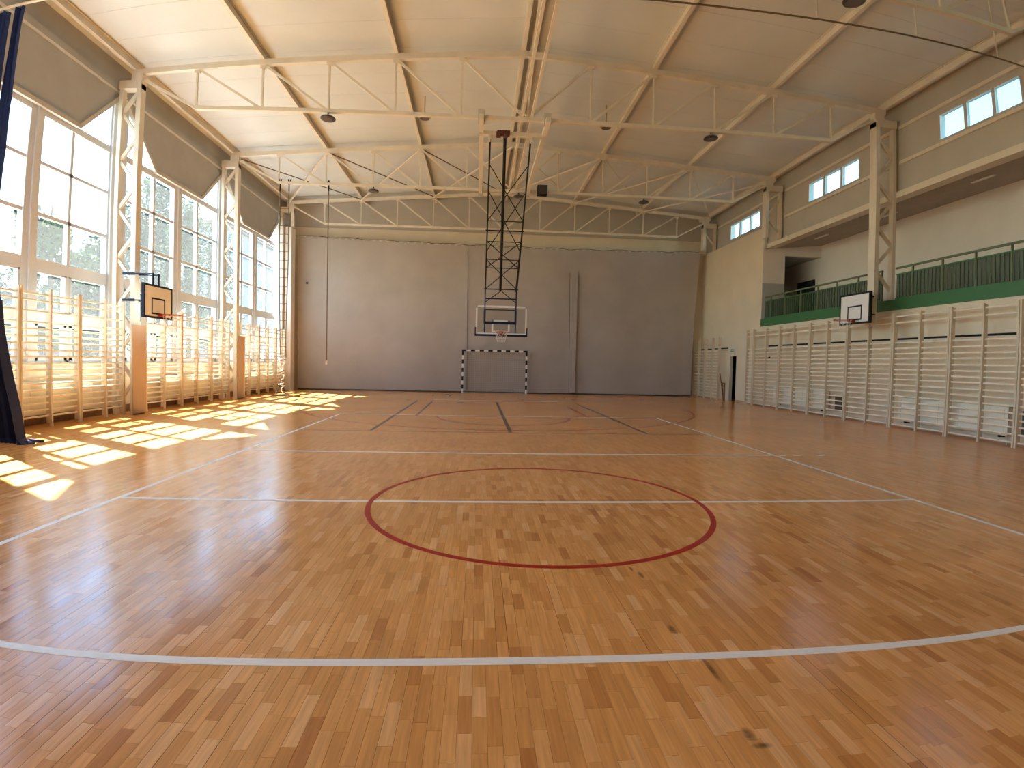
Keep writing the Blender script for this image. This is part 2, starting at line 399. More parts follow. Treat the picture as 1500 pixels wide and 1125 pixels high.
# ---------------------------------------------------------------- left wall with tall glazing
wl = struct('wall_left')
mb = MB().box(-9.75, -9.40, YF, YB, 0, 1.26)
mb.build('lower_wall', M['cream'], wl)
mb = MB().box(-9.62, -9.345, YF+.1, 24.3, 1.26, 1.31); mb.build('window_ledge', M['frame'], wl)
edges = [YF]
for c in BC: edges += [c-2.55, c+2.55]
edges.append(YB)
mb = MB()
for a, b in zip(edges[0::2], edges[1::2]):
    if b > a: mb.box(-9.66, -9.42, a, b, 1.26, 8.95)
mb.build('pier', M['frame'], wl)
for i, c in enumerate(BC):
    poly = [(c-2.55, 8.95), (c-2.55, 8.22), (c-1.25, 6.80), (c+1.2, 6.80), (c+2.55, 8.22), (c+2.55, 8.95)]
    MB().prism(poly, 'x', -9.64, -9.465).build('lintel', M['greypanel'], wl)
    pl = [(c-2.78, 8.25), (c-2.78, 8.30-.07), (c-1.35, 6.80), (c+1.22, 6.80), (c+2.72, 8.23), (c+2.72, 8.25)]
    if i == 4: pl = [(c-2.78, 8.25), (c-2.78, 8.2), (c-1.35, 6.80), (c+1.22, 6.80), (c+2.3, 7.9), (c+2.3, 8.25)]
    MB().prism(pl, 'x', -9.46, -9.38).build('grey_panel', M['greypanel'], wl)
    tr = MB()
    pts = pl[1:5]
    for a, b in zip(pts[:-1], pts[1:]): tr.beam((-9.37, *a), (-9.37, *b), .10, .09, (1,0,0))
    tr.build('panel_frame', M['greytrim'], wl)
    y1 = min(c+2.72, 24.5)
    MB().box(-9.46, -9.34, c-2.80, y1, 8.22, 8.27).build('panel_rail', M['frame'], wl)
    MB().box(-9.46, -9.34, c-2.80, y1+.02, 8.27, 8.43).build('upper_rail', M['greypanel'], wl)
mb = MB().box(-9.75, -9.40, YF, YB, 8.42, 9.2); mb.build('upper_band', M['greypanel'], wl)

def tall_window(i, c):
    wn = struct('window_%d' % i)
    x0, x1 = -9.58, -9.47
    zs = [1.31, 2.16, 2.40, 3.28, 3.54, 4.46, 4.54, 5.58, 5.65, 6.64, 6.80]
    cols = [(c-2.47, c-1.24), (c-1.15, c-.22), (c+.20, c+1.15), (c+1.24, c+2.50)]
    # outer frame
    MB().box(x0, x1, c-2.55, c-2.47, 1.31, 8.2).box(x0, x1, c+2.50, c+2.55, 1.31, 8.2).build('jamb', M['frame'], wn)
    MB().box(x0, x1+.03, c-.22, c+.20, 1.31, 6.82).build('centre_mullion', M['frame'], wn)
    MB().box(x1, x1+.07, c-.05, c+.03, 1.31, 6.78).build('mullion_cover', M['frame'], wn)
    for a in (c-1.24, c+1.15): MB().box(x0, x1, a, a+.09, 1.31, 6.80).build('mullion', M['frame'], wn)
    for z0, z1, w_ in ((1.31, 1.36, 0), (2.16, 2.40, .01), (3.28, 3.54, .02), (4.46, 4.54, 0), (5.58, 5.65, 0), (6.64, 6.80, .02)):
        for s_, (a, b) in enumerate(((c-2.47, c-.22), (c+.20, c+2.50))):
            MB().box(x0, x1+w_, a, b, z0, z1).build('transom', M['frame'], wn)
    rows = [(1.36, 2.16), (2.40, 3.28), (3.54, 4.46), (4.54, 5.58), (5.65, 6.64)]
    for k, (z0, z1) in enumerate(rows):
        for a, b in cols:
            if k < 2:      # the opening casements have their own broad sash
                d = .085 if k == 0 else .06
                sm = MB().box(x0+.02, x1+.015, a, b, z0, z0+d).box(x0+.02, x1+.015, a, b, z1-d*.6, z1).box(x0+.02, x1+.015, a, a+d, z0, z1).box(x0+.02, x1+.015, b-d, b, z0, z1)
                sm.build('sash', M['frame'], wn)
                MB().box(-9.525, -9.515, a+d, b-d, z0+d, z1-d*.6).build('pane', M['glass'], wn)
            else:
                MB().box(-9.525, -9.515, a, b, z0, z1).build('pane', M['glass'], wn)
    for s_ in (-1, 1):
        e = c+s_*(2.50 if s_ > 0 else 2.47); f = c+s_*1.25
        MB().prism([(f, 6.80), (e, 6.80), (e, 8.18)], 'x', -9.525, -9.515).build('pane', M['glass'], wn)
for i, c in enumerate(BC): tall_window(i+1, c)

# ---------------------------------------------------------------- back wall
wb = struct('wall_back')
MB().box(-9.75, 12.2, YB, YB+.3, 0, 7.92).build('lower_wall', M['cream'], wb)
MB().box(-9.75, 12.2, YB+.06, YB+.3, 7.92, 9.9).build('upper_wall', M['greenwall'], wb)
MB().box(-9.40, -9.08, 24.35, 24.95, 0, 7.60).box(-9.02, -8.74, 24.5, 25.0, 0, 7.58).build('corner_pier', M['pale'], wb)
wf = struct('wall_front')
MB().box(-9.75, 14.3, YF-.3, YF, 0, 10).build('end_wall', M['endwall'], wf)

# ---------------------------------------------------------------- right wall, block, gallery
wr = struct('wall_right')
XW = 11.45
MB().box(XW, XW+.3, YF, 20.2, 0, 3.22).build('lower_wall', M['cream'], wr)
# block with the doorway at the far end
mb = MB().box(XW, XW+.9, 20.2, 20.7, 0, 7.22).box(XW, XW+.14, 20.7, 22.03, 0, 7.22).box(XW, XW+.14, 22.72, YB, 0, 7.22).box(XW, XW+.14, 22.03, 22.72, 2.08, 7.22)
mb.build('block_wall', M['cream'], wr)
MB().box(XW+.001, 12.40, 20.188, 20.2, 3.5, 4.97).build('painted_dado', M['greypanel'], wr)
MB().box(XW, 12.40, 20.192, 20.2, 4.97, 7.21).build('block_end', M['pale'], wr)
# clerestory wall with three high windows in view
CW = [(-1.95, .67), (3.72, 6.32), (9.39, 11.97), (14.95, 17.57), (20.73, 23.35)]
mb = MB()
ys = [YF]
for a, b in CW: ys += [a, b]
ys.append(YB)
XC = 11.60
for a, b in zip(ys[0::2], ys[1::2]):
    mb.box(XC, XC+.22, a, b, 7.40, 8.14)
mb.box(XC, XC+.22, YF, 20.2, 6.42, 7.40).box(XC, XC+.22, 20.2, YB, 7.22, 7.40).box(XC, XC+.22, YF, YB, 8.14, 9.2)
mb.build('clerestory_wall', M['greenwall'], wr)
for z in (7.31, 8.30):
    for a, b in ((YF, 2.0), (2.4, 7.6), (8.0, 13.3), (13.56, 18.9), (19.2, 24.5)):
        if z < 7.4 and a > 19: continue
        MB().box(XC-.07, XC, a, b, z-.045, z+.045).build('girt', M['steel'], wr)
MB().box(XC-.12, XC+.22, YF, 19.95, 6.33, 6.50).build('edge_beam', M['steel'], wr)
MB().box(XC-.16, XC-.10, 20.05, 20.13, 6.4, 7.9).build('post', M['steel'], wr)
def high_window(i, a, b):
    wn = struct('window_%d' % i)
    z0, z1 = 7.40, 8.14
    MB().box(XC-.01, XC+.12, a, b, z0, z0+.05).box(XC-.01, XC+.12, a, b, z1-.05, z1).box(XC-.01, XC+.12, a, a+.06, z0+.05, z1-.05).box(XC-.01, XC+.12, b-.06, b, z0+.05, z1-.05).build('window_frame', M['greytrim'], wn)
    w3 = (b-a)/3
    for k in (1, 2): MB().box(XC, XC+.10, a+w3*k-.05, a+w3*k+.05, z0+.05, z1-.05).build('mullion', M['greytrim'], wn)
    for k in range(3):
        MB().box(XC+.05, XC+.06, a+w3*k+(.06 if k == 0 else .05), a+w3*(k+1)-(.06 if k == 2 else .05), z0+.05, z1-.05).build('pane', M['glassR'], wn)
for i, (a, b) in enumerate(CW): high_window(6+i, a, b)
# gallery
MB().box(XW+.02, 14.1, YF, 20.2, 3.22, 3.44).build('gallery_floor', M['pale'], wr)
MB().box(XW-.03, XW+.02, YF, 20.18, 3.20, 3.50).build('gallery_edge', M['green'], wr)
MB().box(14.0, 14.25, YF, 25.0, 3.2, 6.75).build('gallery_back_wall', M['pale'], wr)
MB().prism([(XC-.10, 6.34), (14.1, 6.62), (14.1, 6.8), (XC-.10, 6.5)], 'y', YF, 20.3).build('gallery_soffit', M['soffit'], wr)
MB().box(12.35, 14.05, 20.2, 20.4, 6.12, 6.75).build('gallery_lintel', M['pale'], wr)
MB().box(12.3, 14.1, 20.4, 24.9, 6.12, 6.3).box(12.30, 12.35, 20.4, 24.9, 3.2, 6.2).box(12.3, 14.1, 24.9, 25.0, 3.2, 6.3).box(12.3, 14.1, 20.2, 24.9, 3.2, 3.44).build('corridor', M['greypanel'], wr)
for (x, y) in ((12.6, 18.2), (12.9, 15.3), (12.6, 11.6)):
    z = 6.34+(x-11.5)*.112
    MB().box(x-.05, x+.05, y-.35, y+.35, z-.03, z+.02).build('ceiling_strip_lamp', M['white'], wr)
d2 = struct('door_2')
MB().box(13.90, 14.0, 20.62, 21.62, 3.44, 5.22).build('door_leaf', M['door'], d2)
MB().box(13.93, 14.0, 20.55, 20.62, 3.44, 5.28).box(13.93, 14.0, 21.62, 21.69, 3.44, 5.28).box(13.93, 14.0, 20.62, 21.62, 5.22, 5.28).build('door_frame', M['dark'], d2)
# lower doorway
d1 = struct('door_1')
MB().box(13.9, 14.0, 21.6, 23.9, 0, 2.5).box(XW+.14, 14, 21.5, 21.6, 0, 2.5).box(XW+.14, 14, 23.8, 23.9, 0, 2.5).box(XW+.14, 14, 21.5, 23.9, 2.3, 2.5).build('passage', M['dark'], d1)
MB().box(XW-.015, XW+.12, 22.03, 22.09, 0, 2.08).box(XW-.015, XW+.12, 22.66, 22.78, 0, 2.08).box(XW-.015, XW+.12, 22.09, 22.66, 2.02, 2.08).build('door_frame', M['cream'], d1)
t1 = struct('trim_1')
for a, b in ((9.0, 19.75), (22.9, 25.85)):
    MB().box(XW-.02, XW, a, b, 2.37, 2.42).build('dark_rail', M['black'], t1)
MB().box(XW-.02, XW, YF, 9.0, 2.37, 2.42).build('dark_rail', M['black'], t1)
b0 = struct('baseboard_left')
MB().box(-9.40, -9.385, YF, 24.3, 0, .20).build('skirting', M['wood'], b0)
b1 = struct('baseboard_right')
MB().box(XW-.012, XW, YF, 20.2, 0, .08).box(XW-.012, XW, 20.2, 22.0, 0, .08).build('skirting', M['pad'], b1)

# ---------------------------------------------------------------- steel columns
def column(side, y, z0, idx, zbase_x=None):
    s_ = 1 if side == 'R' else -1
    xi = 10.82 if side == 'R' else -8.68
    xo = 11.50 if side == 'R' else -9.28
    nm = {0: 'nearest', 1: 'first full', 2: 'second', 3: 'farthest'}[idx]
    lab = '%s cream steel lattice column %s' % (nm, 'above the green gallery railing side' if side == 'R' else 'in front of the tall windows')
    t = thing('steel_column', lab, 'column', (xi, y, z0))
    wy = .13 if side == 'R' else .10
    MB().box(min(xi, xi+s_*.04), max(xi, xi+s_*.04), y-wy, y+wy, z0, 8.42).box(min(xi+s_*.04, xi+s_*.12), max(xi+s_*.04, xi+s_*.12), y-wy, y-wy+.03, z0, 8.42).box(min(xi+s_*.04, xi+s_*.12), max(xi+s_*.04, xi+s_*.12), y+wy-.03, y+wy, z0, 8.42).build('inner_chord', M['steel'], t)
    MB().box(min(xo, xo-s_*.10), max(xo, xo-s_*.10), y-.08, y+.08, z0, 8.42).build('outer_chord', M['steel'], t)
    z = z0+.25; k = 0; xa, xb = xi+s_*.08, xo-s_*.08
    while z+.62 < 8.4:
        p, q = ((xa, y, z), (xb, y, z+.60)) if k % 2 else ((xb, y, z), (xa, y, z+.60))
        MB().beam(p, q, .07, .075).build('lattice_bar', M['steel'], t); z += .62; k += 1
    MB().box(min(xi, xo), max(xi, xo), y-.12, y+.12, 8.28, 8.50).build('head_plate', M['steel'], t)
    MB().box(min(xi, xi+s_*.3), max(xi, xi+s_*.3), y-.09, y+.09, 8.50, 8.70).build('bearing', M['steel'], t)
    return t
for i, y in enumerate(T):
    column('L', y, 0 if i < 3 else 7.6, i)
column('R', T[0], 3.5, 0); column('R', T[1], 3.5, 1); column('R', T[2]+.05, 6.5, 2)
column('R', T[3], 7.22, 3)
# the block's shoulder carries the third column
# tan impact pads at the feet of the window columns
for i, y in ((1, 13.47), (2, 19.25)):
    p = thing('column_pad', ['', 'tan board over the foot of the lattice column under the left basketball hoop', 'tan board over the foot of the farther lattice column by the windows'][i], 'pad', (-8.66, y, 0))
    MB().box(-8.675, -8.645, y-.27, y+.27, .03, 2.28).build('board', M['pad'], p)
    MB().box(-8.675, -8.64, y+.27, y+.31, .03, 2.28).build('edge_strip', M['cream'], p)
    MB().box(-8.70, -8.67, y-.2, y+.24, 0, .06).build('foot', M['wood'], p)

# ---------------------------------------------------------------- trusses, purlins, bracing
TN = ['roof truss nearest the camera, cut off by the top of the photo', 'first roof truss seen whole, white steel above the hanging basketball hoist',
      'second whole white roof truss, carrying the black speaker box', 'farthest roof truss, close to the back wall']
for i, y in enumerate(T):
    t = thing('roof_truss', TN[i], 'truss', (XM, y, ZB))
    for s_ in (-1, 1):
        MB().beam((XM, y, ZR), (XM+s_*6*NS, y, ZE), .12, .14).build('top_chord', M['steel'], t)
    MB().box(XM-5*NS, XM+5*NS, y-.045, y+.045, ZB-.045, ZB+.045).build('bottom_chord', M['steel'], t)
    for s_ in (-1, 1):
        for k in range(0, 6):
            x = XM+s_*k*NS
            if k > 0: MB().beam((x, y, ZB+.03), (x, y, ztop(x)-.05), .045, .045).build('web_post', M['steel'], t)
            MB().beam((x, y, ZB), (x+s_*NS, y, ztop(x+s_*NS)-.04), .05, .06).build('web_diagonal', M['steel'], t) if k < 6 else None
            if k > 0: MB().box(x-.07, x+.07, y-.035, y+.035, ztop(x)-.16, ztop(x)-.05).build('gusset', M['steel'], t)
px = [(-10.05, 'cream roof beam along the top of the window wall'), (-6.72, 'cream roof beam nearest the window side'), (-3.36, 'cream roof beam just left of the ridge'),
      (3.36, 'cream roof beam just right of the ridge'), (6.72, 'cream roof beam nearest the gallery side'), (10.05, 'cream roof beam along the top of the gallery wall'), (0, 'cream double roof beam along the ridge')]
for dx, lab in px:
    x = XM+dx; zt = ztop(x)+ZD; zb = ztop(x)+.07
    t = thing('roof_purlin', lab, 'beam', (x, YF, zb))
    xs = (x,) if dx else (x-.11, x+.13)
    for xx in xs:
        MB().box(xx-.05, xx+.05, YF, YB, zb, zb+.02).build('lower_flange', M['steel'], t)
        MB().box(xx-.01, xx+.01, YF, YB, zb+.02, zt-.035).build('web', M['steel'], t)
        MB().box(xx-.05, xx+.05, YF, YB, zt-.035, zt-.015).build('upper_flange', M['steel'], t)
# longitudinal truss under the ridge
t = thing('ridge_truss', 'bundle of cream steel members running lengthwise under the ridge', 'truss', (XM, 7.8, ZB))
for dx in (-.10, .14):
    MB().box(XM+dx-.03, XM+dx+.03, T[0]-6, T[2], ZB+.05, ZB+.12).build('lower_member', M['steel'], t)
for k in range(3):
    ya = T[0]-5.62+5.62*k
    for j in range(2):
        y0 = ya+2.81*j; zz = (ZB+.1, ZR-.1) if j == 0 else (ZR-.1, ZB+.1)
        MB().beam((XM+.02, y0, zz[0]), (XM+.02, y0+2.81, zz[1]), .05, .05).build('web_diagonal', M['steel'], t)
# crossed wind bracing in the far roof bay
nodes = [XM+s*NS*2 for s in (-3, -2, -1, 0, 1, 2, 3)]
WB = ['by the window wall', 'second from the window wall', 'left of the ridge', 'right of the ridge', 'second from the gallery wall', 'by the gallery wall']
for k in range(6):
    xa, xb = nodes[k], nodes[k+1]
    t = thing('roof_brace', 'crossed roof bracing bars in the far bay, %s' % WB[k], 'bracing', (xa, T[2], ztop(xa)))
    h = -.02
    MB().beam((xa, T[2]+.06, ztop(xa)+h), (xb, T[3]-.06, ztop(xb)+h), .03, .03).build('brace_rod', M['rope'] if k < 3 else M['steel'], t)
    MB().beam((xb, T[2]+.06, ztop(xb)+h-.04), (xa, T[3]-.06, ztop(xa)+h-.04), .07, .05).build('brace_bar', M['steel'], t)

# ---------------------------------------------------------------- wall bars
post_cache = {}
def wall_bars(x, ys_, top, rungs, side, lab, grp=None):
    s_ = 1 if side == 'R' else -1      # wall lies towards s_
    t = thing('wall_bars', lab, 'wall bars', (x, ys_[1], 0), grp)
    for y in ys_:
        wd = .045
        key = ('p', side, top)
        if key not in post_cache:
            post_cache[key] = MB().box(-.0225, .0225, -.0225, .0225, 0, top).box(min(0, s_*.10), max(0, s_*.10), -.0175, .0175, .06, top-.02).mesh('post', M['bars'])
        inst('post', post_cache[key], t, (x, y, 0))
        MB().beam((x, y, 2.28), (XW, y, 2.28), .025, .025).build('bracket', M['bars'], t) if side == 'R' else None
    key = ('r', side, round(ys_[-1]-ys_[0], 3))
    L = ys_[-1]-ys_[0]
    if key not in post_cache:
        post_cache[key] = MB().tube([(0, -L/2, 0), (0, L/2, 0)], [.021, .021], 8).mesh('rung', M['rung'])
    for z in rungs:
        inst('rung', post_cache[key], t, (x+s_*.05, (ys_[0]+ys_[-1])/2, z))
    return t
RZ = [.10,.27,.42,.56,.71,.86,1.01,1.15,1.30,1.43,1.56,1.70,1.85,1.98,2.12,2.27,2.80,2.97]
names = ['nearest the camera', 'second from the camera', 'third from the camera, behind the hoop side', 'under the right basketball hoop', 'just beyond the right basketball hoop', 'second from the doorway corner', 'last before the doorway wall']
for k in range(-1, 6):
    y0 = 9.23+1.78*k
    nm = {-1: 'cut off at the photo edge', 0: 'rightmost one seen whole', 1: 'second whole one from the right edge', 2: 'under the right basketball hoop', 3: 'just beyond the right basketball hoop',
          4: 'second from the doorway block', 5: 'nearest the doorway block'}[k]
    wall_bars(11.02, [y0+.03, y0+.89, y0+1.75], 3.06, RZ, 'R', 'cream wall bars below the green gallery, ' + nm, 'wall bars along the right wall')
wall_bars(11.02, [19.95, 20.45], 3.06, RZ, 'R', 'narrow cream wall bars at the corner of the doorway block', 'wall bars along the right wall')
RB = [.12,.27,.42,.56,.71,.86,1.01,1.15,1.30,1.43,1.56,1.70,1.85,1.98,2.12,2.27]
wall_bars(11.02, [24.42, 25.1, 25.75], 2.9, RB, 'R', 'far cream wall bars partly behind the grey net', 'wall bars beyond the doorway')
wall_bars(11.02, [22.95, 23.6, 24.34], 2.9, RB, 'R', 'far cream wall bars right beside the open doorway', 'wall bars beyond the doorway')
LZ = [.22,.355,.49,.625,.76,.89,1.03,1.18,1.31,1.45,1.58,1.73,1.87,2.01,2.15,2.37,2.59,2.72]
LU = [([8.36, 9.22, 10.05], 'behind the navy curtain'), ([10.11, 10.90, 11.73], 'just right of the navy curtain'), ([11.79, 12.62, 13.27], 'left of the tan column board'),
      ([14.16, 15.03, 15.88], 'behind the left basketball hoop'), ([15.94, 16.79, 17.65], 'middle one of the second window bay'), ([17.71, 18.4, 18.93], 'left of the farther tan column board'),
      ([19.75, 20.6, 21.45], 'right of the farther tan column board'), ([21.51, 22.4, 23.25], 'beyond the rope ladder'), ([23.31, 23.9, 24.3], 'farthest, by the back corner')]
for ys_, nm in LU: wall_bars(-8.93, ys_, 2.84, LZ, 'L', 'cream wall bars along the windows, ' + nm, 'wall bars along the windows')

# ---------------------------------------------------------------- radiators
def radiator(x, y0, y1, z0, z1, s_, lab):
    t = thing('radiator', lab, 'radiator', (x, (y0+y1)/2, z0))
    n = max(2, int((y1-y0)/.6))
    MB().box(x-.02, x+.02, y0, y1, z0, z1).build('front_plate', M['rad'], t)
    MB().box(min(x, x+s_*.10), max(x, x+s_*.10), y0, y0+.02, z0, z1).box(min(x, x+s_*.10), max(x, x+s_*.10), y1-.02, y1, z0, z1).box(min(x, x+s_*.10), max(x, x+s_*.10), y0, y1, z1-.02, z1).build('casing', M['rad'], t)
    for k in range(n+1):
        y = y0+.1+(y1-y0-.2)*k/n
        MB().box(x-.028, x-.02, y-.01, y+.01, z0+.05, z1-.05).box(x+.02, x+.028, y-.01, y+.01, z0+.05, z1-.05).build('rib', M['rad'], t)
    for yb_ in (y0+.2, y1-.24): MB().box(min(x, x+s_*.16), max(x, x+s_*.16), yb_, yb_+.04, z0-.05, z0+.1).build('bracket', M['black'], t)
    MB().tube([(x+s_*.04, y0+.05, z0+.02), (x+s_*.04, y0+.05, .0)], .012, 8).build('pipe', M['rad'], t)
for y0, y1, nm in ((9.3, 12.4, 'nearest'), (15.36, 18.2, 'middle'), (21.15, 23.9, 'farthest')):
    radiator(-9.13, y0, y1, .24, .92, -1, '%s long cream radiator below the tall windows' % nm)
for y0, y1, nm in ((9.6, 12.75, 'nearer'), (15.75, 18.75, 'farther')):
    radiator(XW-.19, y0, y1, .20, .82, 1, '%s cream radiator behind the right wall bars' % nm)
for y, nm in ((15.52, 'left of the middle'), (9.45, 'near end of the nearer')):
    pass
tag(MB().box(XW-.05, XW, 15.2, 15.5, .22, .68).build('vent_grille', M['grille']), 'small dark grille low on the right wall beside a radiator', 'grille')
tag(MB().box(XW-.05, XW, 9.15, 9.4, .22, .75).build('vent_grille', M['grille']), 'dark grille low on the right wall at the photo edge', 'grille')

# ---------------------------------------------------------------- wall basketball hoops
def ring(cx, cy, z, r, t_, n=24):
    return MB().tube([(cx+r*math.cos(2*math.pi*k/n), cy+r*math.sin(2*math.pi*k/n), z) for k in range(n)], t_, 6, True)
def hoop_net(cx, cy, z, r, h=.34, n=12):
    mb = MB(); rows = 4
    def P(a, k):
        f = k/rows; rr = r*(1-.42*f); return (cx+rr*math.cos(a), cy+rr*math.sin(a), z-h*f)
    for i in range(n):
        for k in range(rows):
            a = 2*math.pi*(i+.5*(k % 2))/n; d = math.pi/n
            mb.tube([P(a, k), P(a+d, k+1)], .003, 4); mb.tube([P(a, k), P(a-d, k+1)], .003, 4)
    return mb
def wall_hoop(side):
    L = side == 'L'; s_ = 1 if L else -1         # towards the court
    xb = -8.05 if L else 10.35; yc = 13.28 if L else 13.42; z0, z1 = (2.45, 3.24) if L else (2.81, 3.62); hw = .575
    xc = -8.68 if L else 10.82
    t = thing('basketball_hoop', 'small white basketball backboard with %s frame fixed on arms %s' % (('navy', 'before the tall windows') if L else ('black', 'below the green gallery railing')), 'basketball hoop', (xb, yc, z0))
    MB().box(xb-.012, xb+.012, yc-hw, yc+hw, z0, z1).build('backboard', M['white'], t)
    b = xb+s_*.012; f = xb+s_*.017; a0, a1 = min(b, f), max(b, f)
    bd = .045
    fr = MB()
    e0, e1 = min(xb-s_*.05, xb+s_*.018), max(xb-s_*.05, xb+s_*.018)
    fr.box(e0, e1, yc-hw-.02, yc-hw+.03, z0-.02, z1+.02).box(e0, e1, yc+hw-.03, yc+hw+.02, z0-.02, z1+.02).box(e0, e1, yc-hw, yc+hw, z0-.02, z0+.03).box(e0, e1, yc-hw, yc+hw, z1-.03, z1+.02)
    fr.build('board_frame', M['navy'] if L else M['black'], t)
    q0, q1, r0, r1 = yc-.27, yc+.25, z0+.10, z0+.47
    sq = MB().box(a0, a1, q0-.02, q0+.02, r0-.02, r1+.02).box(a0, a1, q1-.02, q1+.02, r0-.02, r1+.02).box(a0, a1, q0, q1, r0-.02, r0+.02).box(a0, a1, q0, q1, r1-.02, r1+.02)
    sq.build('target_square', M['navy'] if L else M['black'], t)
    rz = z0+.08; rx = xb+s_*.36
    r = ring(rx, yc, rz, .225, .010).box(min(xb+s_*.02, xb+s_*.16), max(xb+s_*.02, xb+s_*.16), yc-.05, yc+.05, rz-.05, rz+.012)
    r.build('rim', M['orange'], t)
    hoop_net(rx, yc, rz, .22).build('net', M['cord'], t)
    for dy in (-.12, .12):
        if L:
            ya = yc+dy
            MB().tube([(xc-.25, T[1]+dy*.8, 3.56), (xb-.06, ya, 3.54)], .018, 8).tube([(xb-.06, ya, 3.56), (xb-.06, ya, z1-.05)], .022, 8).build('upper_arm', M['navy'], t)
            MB().tube([(xc-.25, T[1]+dy*.8, 2.90), (xb-.05, ya, 2.88)], .018, 8).build('lower_arm', M['navy'], t)
        else:
            ya = yc+dy*2
            MB().tube([(xc+.06, T[1]+dy, z1-.06), (xb+.04, ya, z1-.06)], .02, 8).build('upper_arm', M['black'], t)
            MB().tube([(xc+.06, T[1]+dy, z0+.25), (xb+.04, ya, z0+.25)], .02, 8).build('lower_arm', M['black'], t)
    if L:
        for z_ in (3.53, 2.87): MB().box(xc-.30, xc+.0, T[1]-.14, T[1]-.10, z_, z_+.06).build('clamp', M['navy'], t)
    else:
        MB().box(xc-.0, xc+.08, T[1]-.16, T[1]+.16, z1-.10, z1-.02).box(xc, xc+.12, T[1]-.11, T[1]+.11, z0, 3.52).build('mounting_post', M['steel'], t)
    return t
wall_hoop('L'); wall_hoop('R')

# ---------------------------------------------------------------- ceiling-hung basketball hoist
hx0, hx1 = .20, 1.29
t = thing('hanging_basketball_hoop', 'tall dark ceiling-hung lattice frame with clear basketball backboard above the goal', 'basketball hoop', (.75, 14.0, 7.6))
for x, nm in ((-.04, 'left'), (1.66, 'right')):
    MB().box(x-.06, x+.06, T[1]-.3, T[2]+.2, ZB-.17, ZB-.045).build('carrier_beam', M['steel'], t)
    MB().box(x-.09, x+.09, T[1]-.1, T[1]+.1, ZB-.12, ZB+.16).build('clamp', M['greytrim'], t)
    MB().box(x-.08, x+.08, T[2]-.08, T[2]+.08, ZB-.2, ZB+.1).build('clamp', M['greytrim'], t)
MB().box(-.10, 1.66, 13.95, 14.07, ZB-.20, ZB-.10).build('cross_bar', M['steel'], t)
for x in (hx0-.02, hx1+.02): MB().box(x-.03, x+.03, 13.96, 14.06, ZB-.36, ZB-.12).build('hanger', M['steel'], t)
A = Vector((0, 14.0, 7.5)); B = Vector((0, 18.15, 3.88))
fp = lambda x, f: Vector((x, A.y+(B.y-A.y)*f, A.z+(B.z-A.z)*f))
for x in (hx0, hx1): MB().tube([fp(x, 0), fp(x, 1)], .024, 8).build('side_tube', M['black'], t)
def fr_z(ypx):    # fraction along the frame for a height read in the photo
    return ypx
import_f = {321: 0, 335: 0}
def frac(py):     # frame fraction from the picture row, using the camera height and the frame's own slope
    k = (526-py)/755.0      # (z-h)/y on the frame
    return (A.z-1.511-k*A.y)/(k*(B.y-A.y)-(B.z-A.z))
for py, r in ((321,.014),(335,.02),(351,.014),(377,.014),(389,.014),(420,.018)):
    f = min(.995, frac(py)); e = .05 if r > .015 else 0
    MB().tube([fp(hx0-e, f), fp(hx1+e, f)], r, 8).build('cross_tube', M['black'], t)
for a, b in ((239, 321), (278, 365), (351, 389), (377, 420)):
    fa, fb = frac(a), min(.99, frac(b))
    MB().tube([fp(hx0, fa), fp(hx1, fb)], .014, 6).build('diagonal_tube', M['black'], t)
    MB().tube([fp(hx1, fa), fp(hx0, fb)], .014, 6).build('diagonal_tube', M['black'], t)
MB().tube([(.60, 14.0, 7.60), fp(.72, .97)-Vector((0,.05,0))], .045, 10).build('mast', M['black'], t)
MB().box(.38, .72, 13.80, 13.98, 7.58, 7.67).box(.36, .48, 13.82, 13.95, 7.52, 7.64).tube([(.45, 13.75, 7.56), (.45, 13.75, 7.46)], .015, 6).tube([(.62, 13.76, 7.60), (.62, 14.03, 7.60)], .06, 12).build('winch_motor', M['motor'], t)
yb = 18.35
for x in (hx0, hx1): MB().tube([fp(x, 1), (x, yb-.02, 2.55)], .022, 8).build('lower_tube', M['navy'], t)
MB().tube([fp(.75, .97), (hx0, yb-.03, 3.62)], .014, 6).tube([fp(.75, .97), (hx1, yb-.03, 3.62)], .014, 6).build('stay', M['black'], t)
MB().beam((hx0, yb-.04, 3.75), (hx1, yb-.04, 3.75), .03, .04).build('cross_tube', M['navy'], t)
for z, hgt in ((3.36, .03), (2.90, .09)):
    MB().box(hx0-.03, hx1+.03, yb-.05, yb-.01, z-hgt/2, z+hgt/2).build('bracket_bar', M['navy'], t)
for x in (hx0, hx1): MB().box(x-.035, x+.035, yb-.05, yb-.01, 2.88, 3.37).build('bracket_side', M['navy'], t)
MB().box(-.10, 1.68, yb+.0, yb+.015, 2.47, 3.50).build('backboard', M['acrylic'], t)
y0, y1 = yb-.012, yb-.002
MB().box(-.11, -.06, y0, y1, 2.50, 3.51).box(1.64, 1.69, y0, y1, 2.50, 3.51).box(-.11, 1.69, y0, y1, 3.445, 3.51).box(-.06, 1.64, y0, y1, 2.50, 2.545).build('board_border', M['white'], t)
MB().box(.45, .51, y0, y1, 2.60, 3.0).box(1.03, 1.09, y0, y1, 2.60, 3.0).box(.45, 1.09, y0, y1, 2.945, 3.0).box(.46, 1.08, y0, y1, 2.58, 2.62).build('target_square', M['white'], t)
MB().box(-.14, 1.72, yb-.03, yb+.03, 2.43, 2.50).box(-.14, -.10, yb-.03, yb+.03, 2.43, 2.74).box(1.68, 1.72, yb-.03, yb+.03, 2.43, 2.74).build('board_padding', M['navy'], t)
